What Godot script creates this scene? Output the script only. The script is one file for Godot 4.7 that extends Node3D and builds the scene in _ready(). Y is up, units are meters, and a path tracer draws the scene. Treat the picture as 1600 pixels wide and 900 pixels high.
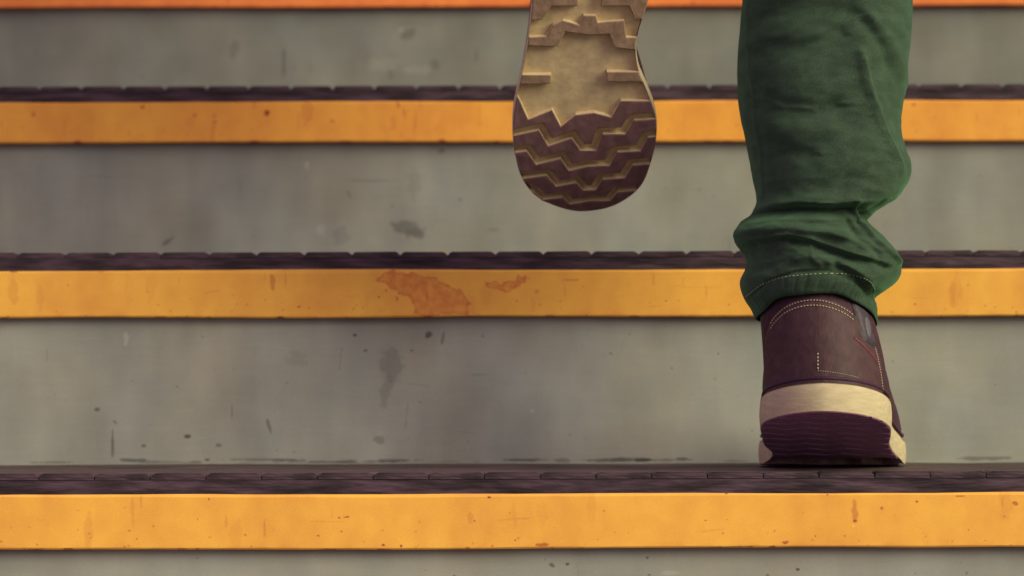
extends Node3D

# ---------------------------------------------------------------- measures (metres)
const EYE := 1.0223          # height of the lens above the ground
const RISE := 0.1626
const GOING := 0.2904
const NOSE := 1.7986         # distance from the lens to the nearest yellow nosing in view
const OVERHANG := 0.0075
const LIP := 0.0137          # dark edge of the tread above the yellow strip
const STRIP := 0.0365
const HALF := 1.5            # half the width of the flight
const TREAD0 := -0.0467      # height of the nearest tread in view, relative to the lens
const SLAT := 0.0369
const LUG := 5.2               # height of the lugs under a sole, mm

var M := {}
var taken := {}

# ---------------------------------------------------------------- naming helpers
func numbered(called: String) -> String:
	if not taken.has(called):
		taken[called] = 0
		return called
	taken[called] += 1
	return "%s_%03d" % [called, taken[called]]

func put(called: String, mesh: Mesh, parent: Node3D, mat = null) -> MeshInstance3D:
	var o := MeshInstance3D.new()
	o.name = called
	o.mesh = mesh
	if mat:
		for i in mesh.get_surface_count():
			o.set_surface_override_material(i, mat)
	parent.add_child(o, true)
	return o

func thing(called: String, label: String, category: String) -> Node3D:
	var o := Node3D.new()
	o.name = numbered(called)
	o.set_meta("label", label)
	o.set_meta("category", category)
	add_child(o, true)
	return o

# ---------------------------------------------------------------- mesh helpers
class Mb:
	var v := PackedVector3Array()
	var n := PackedVector3Array()
	var t := PackedVector2Array()
	var ix := PackedInt32Array()

	func quad(a: Vector3, b: Vector3, c: Vector3, d: Vector3, ta := Vector2.ZERO, tb := Vector2.ZERO, tc := Vector2.ZERO, td := Vector2.ZERO) -> void:
		# a b c d run clockwise seen from the front
		var nn := (c - a).cross(b - a)
		if nn.length_squared() < 1e-20:
			nn = (d - a).cross(c - a)
		nn = nn.normalized()
		var k := v.size()
		v.append_array(PackedVector3Array([a, b, c, d]))
		n.append_array(PackedVector3Array([nn, nn, nn, nn]))
		t.append_array(PackedVector2Array([ta, tb, tc, td]))
		ix.append_array(PackedInt32Array([k, k + 1, k + 2, k, k + 2, k + 3]))

	func tri(a: Vector3, b: Vector3, c: Vector3, nn := Vector3.ZERO) -> void:
		var g := (c - a).cross(b - a)
		if nn != Vector3.ZERO and g.dot(nn) < 0.0:
			var s := b
			b = c
			c = s
			g = -g
		var k := v.size()
		g = g.normalized()
		v.append_array(PackedVector3Array([a, b, c]))
		n.append_array(PackedVector3Array([g, g, g]))
		t.append_array(PackedVector2Array([Vector2.ZERO, Vector2.ZERO, Vector2.ZERO]))
		ix.append_array(PackedInt32Array([k, k + 1, k + 2]))

	# rows of points, smooth; flip turns the surface inside out
	func patch(rows: Array, closed: bool, flip: bool, uvs: Array = []) -> void:
		var base := v.size()
		var nr := rows.size()
		var nc: int = rows[0].size()
		var acc := PackedVector3Array()
		acc.resize(nr * nc)
		var tris := PackedInt32Array()
		var last := nc if closed else nc - 1
		for r in nr - 1:
			var ra: PackedVector3Array = rows[r]
			var rb: PackedVector3Array = rows[r + 1]
			for c in last:
				var c2 := (c + 1) % nc
				var a := ra[c]
				var b := ra[c2]
				var d := rb[c2]
				var e := rb[c]
				var g := (d - a).cross(b - a) + (e - a).cross(d - a)
				if flip:
					g = -g
				var ia := r * nc + c
				var ib := r * nc + c2
				var id := (r + 1) * nc + c2
				var ie := (r + 1) * nc + c
				acc[ia] += g
				acc[ib] += g
				acc[id] += g
				acc[ie] += g
				if flip:
					tris.append_array(PackedInt32Array([ia, id, ib, ia, ie, id]))
				else:
					tris.append_array(PackedInt32Array([ia, ib, id, ia, id, ie]))
		for r in nr:
			v.append_array(rows[r])
		for i in acc.size():
			n.append(acc[i].normalized() if acc[i].length_squared() > 1e-24 else Vector3.UP)
			if uvs.is_empty():
				t.append(Vector2(float(i % nc) / nc, float(i / nc) / nr))
		if not uvs.is_empty():
			for r in nr:
				t.append_array(uvs[r])
		for i in tris:
			ix.append(base + i)

	func commit(into: ArrayMesh = null, mat: Material = null) -> ArrayMesh:
		var m := into if into else ArrayMesh.new()
		if ix.is_empty():
			return m
		var a := []
		a.resize(Mesh.ARRAY_MAX)
		a[Mesh.ARRAY_VERTEX] = v
		a[Mesh.ARRAY_NORMAL] = n
		a[Mesh.ARRAY_TEX_UV] = t
		a[Mesh.ARRAY_INDEX] = ix
		m.add_surface_from_arrays(Mesh.PRIMITIVE_TRIANGLES, a)
		if mat:
			m.surface_set_material(m.get_surface_count() - 1, mat)
		return m

	# an outline of (z, y) drawn out along x in steps, with a wobble of each point
	func along_x(outline: PackedVector2Array, x0: float, x1: float, steps: int, wob: Callable, y_top: float, tall: float) -> void:
		var k := outline.size()
		for s in steps:
			var xa: float = lerp(x0, x1, float(s) / steps)
			var xb: float = lerp(x0, x1, float(s + 1) / steps)
			for i in k:
				var p := outline[i]
				var q := outline[(i + 1) % k]
				var a: Vector3 = Vector3(xa, p.y, p.x) + wob.call(xa, i)
				var b: Vector3 = Vector3(xa, q.y, q.x) + wob.call(xa, (i + 1) % k)
				var c: Vector3 = Vector3(xb, q.y, q.x) + wob.call(xb, (i + 1) % k)
				var d: Vector3 = Vector3(xb, p.y, p.x) + wob.call(xb, i)
				var ua := (xa + 0.6) / 1.2
				var ub := (xb + 0.6) / 1.2
				var va := (y_top - p.y) / tall
				var vb := (y_top - q.y) / tall
				quad(a, b, c, d, Vector2(ua, va), Vector2(ua, vb), Vector2(ub, vb), Vector2(ub, va))
		for e in [[x0, -1.0], [x1, 1.0]]:
			var f := Geometry2D.triangulate_polygon(outline)
			for i in range(0, f.size(), 3):
				var w := []
				for j in 3:
					var p := outline[f[i + j]]
					w.append(Vector3(e[0], p.y, p.x) + wob.call(e[0], f[i + j]))
				tri(w[0], w[1], w[2], Vector3(e[1], 0, 0))

	# an outline of (x, y) drawn out along z
	func along_z(outline: PackedVector2Array, z0: float, z1: float) -> void:
		var k := outline.size()
		for i in k:
			var p := outline[i]
			var q := outline[(i + 1) % k]
			quad(Vector3(p.x, p.y, z0), Vector3(p.x, p.y, z1), Vector3(q.x, q.y, z1), Vector3(q.x, q.y, z0), Vector2(p.x, z0), Vector2(p.x, z1), Vector2(q.x, z1), Vector2(q.x, z0))
		var f := Geometry2D.triangulate_polygon(outline)
		for e in [[z0, 1.0], [z1, -1.0]]:
			for i in range(0, f.size(), 3):
				var w := []
				for j in 3:
					var p := outline[f[i + j]]
					w.append(Vector3(p.x, p.y, e[0]))
				tri(w[0], w[1], w[2], Vector3(0, 0, e[1]))

	# a short stitch: a rounded bar from a to b, proud of a surface with normal nn
	func stitch(a: Vector3, b: Vector3, nn: Vector3, r: float) -> void:
		var along := (b - a).normalized()
		var side := along.cross(nn).normalized()
		var rows := []
		for s in [[-0.02, 0.15], [0.12, 0.9], [0.5, 1.1], [0.88, 0.9], [1.02, 0.15]]:
			var row := PackedVector3Array()
			for i in 6:
				var g := TAU * i / 6.0
				row.append(a.lerp(b, s[0]) + (side * cos(g) + nn * sin(g)) * r * s[1])
			rows.append(row)
		patch(rows, true, false)

func catmull(pts: PackedVector2Array, per: int, closed: bool) -> PackedVector2Array:
	var out := PackedVector2Array()
	var k := pts.size()
	for i in (k if closed else k - 1):
		var a := pts[(i - 1 + k) % k] if closed or i > 0 else pts[0]
		var b := pts[i]
		var c := pts[(i + 1) % k]
		var d := pts[(i + 2) % k] if closed or i + 2 < k else pts[k - 1]
		for s in per:
			out.append(b.cubic_interpolate(c, a, d, float(s) / per))
	if not closed:
		out.append(pts[k - 1])
	return out

# ---------------------------------------------------------------- textures
func noise(seed_: int, freq: float, oct := 3) -> FastNoiseLite:
	var n := FastNoiseLite.new()
	n.seed = seed_
	n.noise_type = FastNoiseLite.TYPE_SIMPLEX_SMOOTH
	n.frequency = freq
	n.fractal_octaves = oct
	return n

# grey noise drawn w by h and stretched to W by H
func field(seed_: int, freq: float, oct: int, w: int, h: int, W: int, H: int) -> PackedByteArray:
	var im := noise(seed_, freq, oct).get_image(w, h)
	im.convert(Image.FORMAT_L8)
	if w != W or h != H:
		im.resize(W, H, Image.INTERPOLATE_CUBIC)
	return im.get_data()

func noise_texture(seed_: int, freq: float, oct: int, low: Color, high: Color, bump := false, strength := 4.0, w := 512, h := 512) -> NoiseTexture2D:
	var t := NoiseTexture2D.new()
	t.width = w
	t.height = h
	t.seamless = true
	t.noise = noise(seed_, freq, oct)
	t.as_normal_map = bump
	t.bump_strength = strength
	if not bump:
		var g := Gradient.new()
		g.set_color(0, low)
		g.set_color(1, high)
		g.set_offset(0, 0.2)
		g.set_offset(1, 0.8)
		t.color_ramp = g
	return t

# marks: x mm, height mm, half width mm, half height mm, turn in degrees, strength (negative: paler)
func wear(px: PackedFloat32Array, W: int, H: int, top_mm: float, tall_mm: float, marks: Array, ragged: FastNoiseLite) -> void:
	var sx := W / 1200.0
	var sy := H / tall_mm
	for m in marks:
		var cx: float = (m[0] + 600.0) * sx
		var cy: float = (top_mm - m[1]) * sy
		var ex: float = maxf(m[2], 0.5)
		var ey: float = maxf(m[3], 0.5)
		var reach: float = maxf(ex, ey) * 1.6 + 1.0
		var ca := cos(deg_to_rad(m[4]))
		var sa := sin(deg_to_rad(m[4]))
		for y in range(maxi(0, int(cy - reach * sy)), mini(H, int(cy + reach * sy) + 2)):
			for x in range(maxi(0, int(cx - reach * sx)), mini(W, int(cx + reach * sx) + 2)):
				var dx := (x - cx) / sx
				var dy := (y - cy) / sy
				var a := (dx * ca + dy * sa) / ex
				var b := (-dx * sa + dy * ca) / ey
				var r := sqrt(a * a + b * b) + ragged.get_noise_2d(x * 1.0, y * 1.0 + cx) * 0.5
				var k := smoothstep(1.1, 0.75, r)
				if k > 0.0:
					px[y * W + x] *= 1.0 - k * float(m[5]) * (0.72 if H > 100 else 0.9)

func riser_texture(seed_: int, marks: Array) -> ImageTexture:
	var W := 2048
	var H := 192
	var rng := RandomNumberGenerator.new()
	rng.seed = seed_
	var brushed := field(seed_, 0.11, 3, 160, H, W, H)
	var smear := field(seed_ + 1, 0.045, 3, W / 4, 16, W, H)
	var patchy := field(seed_ + 2, 0.011, 4, W / 2, H / 2, W, H)
	var fine := field(seed_ + 3, 0.35, 2, W / 2, H, W, H)
	var tint := field(seed_ + 4, 0.02, 3, W / 4, H / 4, W, H)
	var px := PackedFloat32Array()
	px.resize(W * H)
	for i in W * H:
		px[i] = 0.84 + (brushed[i] - 128) * 0.00008 + (smear[i] - 128) * 0.00032 + (patchy[i] - 128) * 0.00040 + (fine[i] - 128) * 0.00016
	var all := marks.duplicate()
	for i in 60:
		all.append([rng.randf_range(-600, 600), rng.randf_range(2, 108), rng.randf_range(0.5, 1.3), rng.randf_range(0.4, 0.9), rng.randf_range(0, 90), rng.randf_range(0.1, 0.4)])
	for i in 26:
		all.append([rng.randf_range(-600, 600), rng.randf_range(5, 100), rng.randf_range(4, 16), 0.5, rng.randf_range(-12, 12), rng.randf_range(-0.09, 0.12)])
	for i in 14:
		all.append([rng.randf_range(-600, 600), rng.randf_range(5, 100), 0.6, rng.randf_range(4, 14), rng.randf_range(-8, 8), rng.randf_range(-0.06, 0.14)])
	for i in 40:   # grime where the riser stands on the tread
		all.append([rng.randf_range(-600, 600), rng.randf_range(0, 2.5), rng.randf_range(4, 22), rng.randf_range(0.8, 1.8), 0.0, rng.randf_range(0.1, 0.3)])
	wear(px, W, H, 112.4, 112.4, all, noise(seed_ + 9, 0.06, 3))
	var out := PackedByteArray()
	out.resize(W * H * 3)
	for i in W * H:
		var g := px[i] * 255.0
		var w := (tint[i] - 128) * 0.035
		out[i * 3] = clampi(int(g + w), 0, 255)
		out[i * 3 + 1] = clampi(int(g), 0, 255)
		out[i * 3 + 2] = clampi(int(g * 0.985 - w), 0, 255)
	return ImageTexture.create_from_image(Image.create_from_data(W, H, false, Image.FORMAT_RGB8, out))

func strip_texture(seed_: int, marks: Array, bare: Array) -> ImageTexture:
	var W := 2048
	var H := 64
	var tall := 36.5
	var rng := RandomNumberGenerator.new()
	rng.seed = seed_
	var broad := field(seed_, 0.02, 3, W / 2, 8, W, H)
	var mott := field(seed_ + 1, 0.05, 4, W / 2, H / 2, W, H)
	var fine := field(seed_ + 2, 0.4, 2, W, H, W, H)
	var px := PackedFloat32Array()
	px.resize(W * H)
	for i in W * H:
		px[i] = 0.93 + (broad[i] - 128) * 0.00034 + (mott[i] - 128) * 0.00026 + (fine[i] - 128) * 0.00028 - 0.05 * smoothstep(58.0 + (mott[i] - 128) * 0.05, 64.0, float(i / W))
	var all := marks.duplicate()
	for i in 120:
		all.append([rng.randf_range(-600, 600), absf(rng.randfn(0, 12)), rng.randf_range(0.3, 0.9), rng.randf_range(0.3, 0.7), 0.0, rng.randf_range(0.1, 0.5)])
	for i in 22:
		all.append([rng.randf_range(-600, 600), rng.randf_range(-0.6, 0.8), rng.randf_range(1.5, 6), rng.randf_range(0.5, 1.1), 0.0, rng.randf_range(0.2, 0.55)])
	for i in 16:
		all.append([rng.randf_range(-600, 600), rng.randf_range(14, 34), rng.randf_range(0.4, 0.9), rng.randf_range(3, 9), rng.randf_range(-4, 4), rng.randf_range(0.05, 0.14)])
		all.append([rng.randf_range(-600, 600), rng.randf_range(8, 30), rng.randf_range(3, 14), 0.4, rng.randf_range(-9, 9), rng.randf_range(-0.05, 0.12)])
		all.append([rng.randf_range(-600, 600), rng.randf_range(8, 30), rng.randf_range(1, 5), rng.randf_range(5, 14), rng.randf_range(-6, 6), rng.randf_range(0.02, 0.09)])
	var rag := noise(seed_ + 7, 0.07, 4)
	wear(px, W, H, tall, tall, all, rag)
	var rub := PackedFloat32Array()      # where the top coat has worn to the old orange one
	rub.resize(W * H)
	for poly in bare:
		var lo := Vector2(9e9, 9e9)
		var hi := -lo
		for p in poly:
			lo = lo.min(p)
			hi = hi.max(p)
		for y in H:
			for x in range(maxi(0, int((lo.x + 596) * W / 1200.0)), mini(W, int((hi.x + 604) * W / 1200.0))):
				var q := Vector2(x * 1200.0 / W - 600.0, tall - (y + 0.5) * tall / H)
				q += Vector2(rag.get_noise_2d(x * 0.8, y * 0.8), rag.get_noise_2d(x * 0.8 + 400, y * 0.8)) * 4.0
				if Geometry2D.is_point_in_polygon(q, poly):
					var near := 9e9
					for k in poly.size():
						near = minf(near, q.distance_to(Geometry2D.get_closest_point_to_segment(q, poly[k], poly[(k + 1) % poly.size()])))
					rub[y * W + x] = (0.5 + 0.5 * smoothstep(2.6, 0.4, near) + rag.get_noise_2d(x * 0.9, y * 0.9) * 0.5) * smoothstep(0.0, 0.5, near)
	var out := PackedByteArray()
	out.resize(W * H * 3)
	for i in W * H:
		var d := clampf(px[i] / 0.93, 0.0, 1.15)
		var k := clampf(rub[i], 0.0, 1.0)
		out[i * 3] = clampi(int(lerpf(244, 214, k) * pow(d, 0.55)), 0, 255)
		out[i * 3 + 1] = clampi(int(lerpf(179, 124, k) * pow(d, 1.1)), 0, 255)
		out[i * 3 + 2] = clampi(int(lerpf(80, 66, k) * pow(d, 0.7)), 0, 255)
	return ImageTexture.create_from_image(Image.create_from_data(W, H, false, Image.FORMAT_RGB8, out))

func plain(albedo: Color, rough: float, spec := 0.5) -> StandardMaterial3D:
	var m := StandardMaterial3D.new()
	m.albedo_color = albedo.linear_to_srgb()
	m.roughness = rough
	m.metallic_specular = spec
	return m

func grained(albedo: Color, rough: float, seed_: int, scale: Vector3, low: float, relief: float, freq := 0.02, spec := 0.5) -> StandardMaterial3D:
	var m := plain(albedo, rough, spec)
	m.albedo_texture = noise_texture(seed_, freq, 5, Color(low, low, low), Color(1, 1, 1))
	m.uv1_triplanar = true
	m.uv1_scale = scale
	if relief > 0.0:
		m.heightmap_enabled = true
		m.heightmap_texture = noise_texture(seed_ + 50, freq * 2.0, 5, Color(0, 0, 0), Color(1, 1, 1))
		m.heightmap_scale = relief
	return m

# ---------------------------------------------------------------- scene
func _ready() -> void:
	setup_camera_and_light()
	make_materials()
	build_ground()
	build_stairs()
	build_person()

func setup_camera_and_light() -> void:
	var cam := Camera3D.new()
	cam.name = "camera"
	var at := CameraAttributesPhysical.new()
	at.frustum_focal_length = 113.0
	at.frustum_focus_distance = 1.83
	at.exposure_aperture = 9.0
	cam.attributes = at
	cam.position = Vector3(0, EYE, 0)
	cam.rotation = Vector3(deg_to_rad(2.405), 0, -0.0027)
	cam.fov = 12.125
	cam.near = 0.05
	cam.far = 400.0
	add_child(cam, true)
	cam.fov = 12.125
	cam.current = true

	var sky := ProceduralSkyMaterial.new()
	sky.sky_top_color = Color(0.80, 0.68, 0.80)
	sky.sky_horizon_color = Color(0.84, 0.74, 0.81)
	sky.ground_horizon_color = Color(0.52, 0.40, 0.50)
	sky.ground_bottom_color = Color(0.40, 0.30, 0.38)
	sky.sky_energy_multiplier = 1.0
	sky.sun_angle_max = 1.0
	var s := Sky.new()
	s.sky_material = sky
	var e := Environment.new()
	e.background_mode = Environment.BG_SKY
	e.sky = s
	e.background_energy_multiplier = 0.36
	e.ambient_light_source = Environment.AMBIENT_SOURCE_SKY
	e.tonemap_mode = Environment.TONE_MAPPER_LINEAR
	e.tonemap_exposure = 2.48
	e.sdfgi_enabled = true
	e.ssao_enabled = true
	e.ssil_enabled = true
	var w := WorldEnvironment.new()
	w.name = "environment"
	w.environment = e
	add_child(w, true)

	var sun := DirectionalLight3D.new()
	sun.name = "sun"
	sun.light_energy = 0.5
	sun.light_color = Color(1.0, 0.97, 0.82)
	sun.light_angular_distance = 40.0
	sun.shadow_enabled = true
	var az := deg_to_rad(57.0)
	var el := deg_to_rad(28.0)
	var to := Vector3(sin(az) * cos(el), sin(el), cos(az) * cos(el))
	add_child(sun, true)
	sun.look_at_from_position(to * 10.0, Vector3.ZERO, Vector3.UP)

func make_materials() -> void:
	M.ground = grained(Color(0.22, 0.20, 0.19), 0.9, 3, Vector3(0.7, 0.7, 0.7), 0.7, 0.3)
	M.wall = grained(Color(0.30, 0.28, 0.26), 0.85, 5, Vector3(1.2, 1.2, 1.2), 0.75, 0.15)
	M.tread = grained(Color(0.092, 0.054, 0.078), 0.62, 11, Vector3(1.6, 9, 9), 0.55, 0.05, 0.02, 0.35)
	M.plank = grained(Color(0.150, 0.105, 0.100), 0.6, 19, Vector3(1.2, 8, 14), 0.45, 0.06, 0.02, 0.4)
	M.slat = grained(Color(0.098, 0.057, 0.080), 0.55, 17, Vector3(2.0, 12, 12), 0.55, 0.04, 0.02, 0.4)
	M.slat_worn = grained(Color(0.104, 0.062, 0.084), 0.52, 23, Vector3(2.5, 10, 10), 0.55, 0.04, 0.02, 0.4)
	# green cloth: a dark weave under a green nap that shows at grazing angles
	M.cloth = plain(Color(0.20, 0.48, 0.24), 0.95, 0.15)
	M.cloth.albedo_texture = noise_texture(31, 0.12, 4, Color(0.20, 0.13, 0.19).linear_to_srgb(), Color(0.31, 0.205, 0.28).linear_to_srgb())
	M.cloth.detail_enabled = true
	M.cloth.detail_blend_mode = BaseMaterial3D.BLEND_MODE_MUL
	M.cloth.detail_albedo = noise_texture(33, 0.02, 4, Color(0.80, 0.80, 0.80), Color(1, 1, 1), false, 4.0, 256, 512)
	M.cloth.uv1_triplanar = true
	M.cloth.uv1_scale = Vector3(9, 9, 9)
	M.cloth.rim_enabled = true
	M.cloth.rim = 1.0
	M.cloth.rim_tint = 1.0
	M.cloth.heightmap_enabled = true
	M.cloth.heightmap_texture = noise_texture(37, 0.25, 2, Color(0, 0, 0), Color(1, 1, 1))
	M.cloth.heightmap_scale = 0.012
	M.thread_green = plain(Color(0.30, 0.36, 0.22), 0.8)
	M.thread = plain(Color(0.46, 0.39, 0.26), 0.75)
	M.leather = grained(Color(0.066, 0.027, 0.044), 0.66, 41, Vector3(10, 7, 10), 0.70, 0.02, 0.03, 0.3)
	M.leather_pale = grained(Color(0.084, 0.039, 0.047), 0.62, 43, Vector3(9, 6, 9), 0.76, 0.015, 0.03, 0.35)
	M.leather_dark = grained(Color(0.060, 0.022, 0.055), 0.6, 47, Vector3(9, 9, 9), 0.75, 0.02, 0.02, 0.35)
	M.cream = grained(Color(0.72, 0.57, 0.34), 0.7, 53, Vector3(5, 8, 5), 0.88, 0.012, 0.03, 0.35)
	M.cream_wall = grained(Color(0.56, 0.47, 0.30), 0.7, 59, Vector3(5, 16, 5), 0.90, 0.008, 0.03, 0.35)
	M.tread_rubber = grained(Color(0.27, 0.150, 0.155), 0.75, 61, Vector3(8, 8, 8), 0.8, 0.02, 0.02, 0.3)
	M.tread_faded = grained(Color(0.40, 0.27, 0.19), 0.75, 62, Vector3(8, 8, 8), 0.8, 0.02, 0.02, 0.3)
	M.tab = grained(Color(0.058, 0.036, 0.060), 0.6, 67, Vector3(14, 14, 14), 0.6, 0.02)
	M.tab_mark = plain(Color(0.085, 0.075, 0.095), 0.6)
	M.sole_dirty = grained(Color(0.50, 0.34, 0.28), 0.75, 79, Vector3(8, 8, 8), 0.7, 0.0, 0.02, 0.3)
	M.rubber_dirty = grained(Color(0.36, 0.17, 0.32), 0.7, 83, Vector3(20, 20, 20), 0.88, 0.0, 0.02, 0.3)
	M.red = plain(Color(0.17, 0.02, 0.04), 0.6)
	M.skin = plain(Color(0.45, 0.28, 0.20), 0.55)
	M.jacket = grained(Color(0.05, 0.05, 0.07), 0.9, 71, Vector3(5, 5, 5), 0.7, 0.0)
	M.hair = plain(Color(0.03, 0.02, 0.018), 0.6)
	M.sock = plain(Color(0.05, 0.03, 0.05), 0.9)

func build_ground() -> void:
	var b := Mb.new()
	var R := 150.0
	b.quad(Vector3(-R, 0, -R), Vector3(R, 0, -R), Vector3(R, 0, R), Vector3(-R, 0, R))
	var g := put("ground", b.commit(), self, M.ground)
	g.set_meta("kind", "structure")

func nose(k: int) -> float:
	return NOSE + GOING * k

func tread_y(k: int) -> float:
	return EYE + TREAD0 + RISE * k

func build_stairs() -> void:
	var st := thing("staircase", "flight of grey metal stairs with dark grooved treads and yellow edge strips", "staircase")
	var riser_marks := {
		0: [[-94, 76, 9, 13, 0, 0.13], [-98, 55, 4.5, 11, 10, 0.12], [-65, 99, 3.5, 3, 0, 0.5], [-309, 16, 1.3, 10, 0, 0.35], [-307, 32, 2.5, 0.8, 40, 0.3], [-188, 28, 1.3, 7, -15, 0.3], [-321, 42, 2, 1.5, 0, 0.4], [-251, 21, 2.5, 1.5, 0, 0.55], [-285, 14, 2, 1, 0, 0.4], [-236, 3, 2, 1, 0, 0.5], [-227, 14, 2.5, 1.5, 0, 0.3], [-122, 99, 1.5, 1, 0, 0.5], [-114, 87, 1.5, 1, 0, 0.4], [-78, 87, 1, 1, 0, 0.5], [-23, 98, 1, 1, 0, 0.45], [-103, 18, 5.5, 3, 0, 0.2], [-54, 96, 1, 4.5, 10, 0.3], [-299, 97, 2, 6, 0, -0.16], [-217, 41, 0.8, 7, 0, 0.18], [15, 40, 1.5, 1.5, 0, -0.15], [397, 16, 2, 1.5, 0, 0.4], [-25, 68, 7, 1, 0, 0.1], [-166, 81, 10, 6, 0, 0.06], [-294, 3, 10, 1.5, 0, 0.35], [-191, 3, 30, 1, 0, 0.25], [100, 2, 7, 1.5, 0, 0.5], [131, 3, 5, 1, 0, 0.35]],
		1: [[-91, 37, 16, 7.4, 15, 0.25], [-128, 80, 21.7, 0.7, 0, 0.2], [-144, 68, 1.1, 4.6, -35, 0.22], [-305, 26, 1.7, 6.8, 55, 0.3], [-181, 93, 1.7, 4, 0, -0.18], [-62, 106, 2.3, 1.7, 0, 0.3], [-46, 63, 1.7, 1.1, 0, 0.3], [-17, 36, 6.8, 1.1, 0, 0.15], [-86, 77, 5.7, 14.3, 0, 0.07], [-151, 31, 8, 9.1, 0, 0.1], [-168, 37, 4.6, 6.8, 0, -0.1], [-86, 34, 9.1, 3.4, 15, 0.1], [165, 71, 2.9, 1.7, 0, 0.1]],
		2: [[-226, 58, 1.6, 14.1, 0, 0.3], [-275, 72, 5.1, 8.9, 20, 0.14], [-102, 86, 7.7, 5.1, -30, 0.2], [-109, 91, 2.6, 1.9, 0, -0.18], [-77, 56, 5.1, 5.1, 0, 0.15], [-120, 46, 3.2, 5.1, 0, 0.15], [-35, 65, 1.9, 10.2, 0, 0.15], [-128, 56, 16.6, 7.7, 0, -0.1], [-93, 51, 14.1, 5.1, 0, -0.1], [-200, 55, 1.3, 7.7, 0, 0.12]],
		-1: [[89, 106, 0.9, 0.9, 0, 0.5], [169, 94, 1.3, 1.3, 0, 0.3], [189, 98, 1.3, 0.9, 0, 0.6], [-39, 94, 1.3, 0.9, 0, 0.5], [26, 101, 2.2, 1.3, 30, 0.4], [36, 102, 1.3, 0.9, 0, 0.5], [104, 96, 6.1, 1.7, 0, -0.1]],
	}
	var strip_marks := {
		2: [[-216, 26.1, 2.8, 2.8, 0, 0.6], [-421, 26.1, 1.7, 2.2, 0, 0.3], [-382, 0.8, 3.4, 1.7, 0, 0.5], [-325, 31.7, 1.7, 1.1, 0, 0.5], [-279, 24.4, 1.7, 1.1, 0, 0.4], [-261, 18.8, 1.1, 1.1, 0, 0.4], [-158, 18.8, 1.7, 1.1, 0, 0.35], [-100, 33.4, 2.8, 0.8, 70, 0.35], [-95, 27.8, 1.1, 5.6, -10, 0.2], [-62, 1.4, 3.9, 1.1, 0, 0.5], [-180, 28.9, 5.6, 11.2, 0, 0.1], [354, 32.3, 1.7, 1.1, 0, 0.4], [-262, 23.3, 1.7, 0.8, 0, 0.4]],
		1: [[-185, 28.5, 2, 5.9, 0, 0.22], [19, 19.6, 2, 1.5, 0, 0.15], [-179, 0.4, 3, 1, 0, 0.7], [-271, 0.3, 6.9, 1, 0, 0.3], [-317, 35.4, 2, 0.5, 0, 0.5], [-103, 16.1, 0.7, 0.7, 0, 0.5], [-89, 14.7, 0.6, 2, 0, 0.4], [44, 28.5, 6.9, 1, 0, 0.16], [-385, 36, 3.9, 1, 0, 0.3]],
		0: [[-16, 34.5, 1.3, 0.6, 0, 0.6], [-110, 21.8, 2.1, 0.4, -5, 0.5], [-115, 21.3, 0.8, 0.4, 0, 0.5], [-86, 3.5, 1.3, 0.8, 0, 0.6], [-74, 2.7, 0.8, 0.8, 0, 0.6], [19, 2.7, 4.2, 1.3, 0, 0.35], [-201, 33.6, 0.6, 0.8, 0, 0.6], [244, 26, 1.3, 1.3, 0, 0.35], [267, 30.3, 1.3, 0.8, 0, 0.6], [226, 23.9, 2.1, 8.5, 0, 0.2], [226, 17.5, 1.7, 1.3, 0, 0.4], [225, 14.5, 0.8, 0.8, 20, -0.2], [332, 29, 2.1, 1.3, 20, 0.35], [296, 34.1, 3.4, 0.8, 0, 0.3], [141, 35.8, 1.3, 0.6, 0, 0.6], [208, 35.3, 0.6, 0.6, 0, 0.7], [180, 3.5, 2.5, 0.8, 0, 0.4], [-30, 1.4, 1.7, 0.8, 0, 0.4], [-28, 21.8, 2.1, 4.2, 0, 0.1], [-2, 23.9, 0.8, 0.8, 0, 0.2]],
	}
	var worn_a := PackedVector2Array([Vector2(-105, 30.5), Vector2(-99, 34.7), Vector2(-81, 35.1), Vector2(-60, 32), Vector2(-58, 29.5), Vector2(-47, 22.2), Vector2(-39, 21.2), Vector2(-33, 12.8), Vector2(-34, 1.4), Vector2(-41, 0.8), Vector2(-54, 2), Vector2(-64, 1.2), Vector2(-74, 0.8), Vector2(-77, 2.9), Vector2(-75, 9.7), Vector2(-81, 16), Vector2(-95, 23.3)])
	var worn_b := PackedVector2Array([Vector2(-21, 25.3), Vector2(-16, 27.4), Vector2(-9, 24.5), Vector2(-3, 25.8), Vector2(6, 31), Vector2(12, 31.6), Vector2(10, 27.4), Vector2(6, 24.8), Vector2(6, 22.8), Vector2(0, 21.6), Vector2(-4, 19.6), Vector2(-14, 20.2), Vector2(-20, 22.4)])
	var riser_mat := {}
	var strip_mat := {}
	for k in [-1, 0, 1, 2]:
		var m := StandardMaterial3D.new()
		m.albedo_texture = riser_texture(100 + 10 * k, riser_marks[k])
		m.albedo_color = Color(0.73, 0.735, 0.715) * ({1: 0.94, 2: 0.82}.get(k, 1.0) as float)  # upper risers darkened here, putting the weaker light up there into their colour
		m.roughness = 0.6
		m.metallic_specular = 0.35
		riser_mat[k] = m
	for k in [0, 1, 2]:
		var m := StandardMaterial3D.new()
		m.albedo_texture = strip_texture(300 + 10 * k, strip_marks[k], [worn_a, worn_b] if k == 1 else [])
		m.roughness = 0.5
		m.metallic_specular = 0.35
		strip_mat[k] = m
	strip_mat[2].albedo_color = Color(1.0, 0.95, 0.94)
	strip_mat[3] = strip_mat[0].duplicate()
	strip_mat[3].albedo_color = Color(0.98, 0.76, 0.92)
	var wave := noise(501, 4.0, 3)
	var slat_meshes := []
	for i in 4:
		slat_meshes.append(slat_mesh(0.024, i))
	var still := func(_x, _i): return Vector3.ZERO
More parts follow.
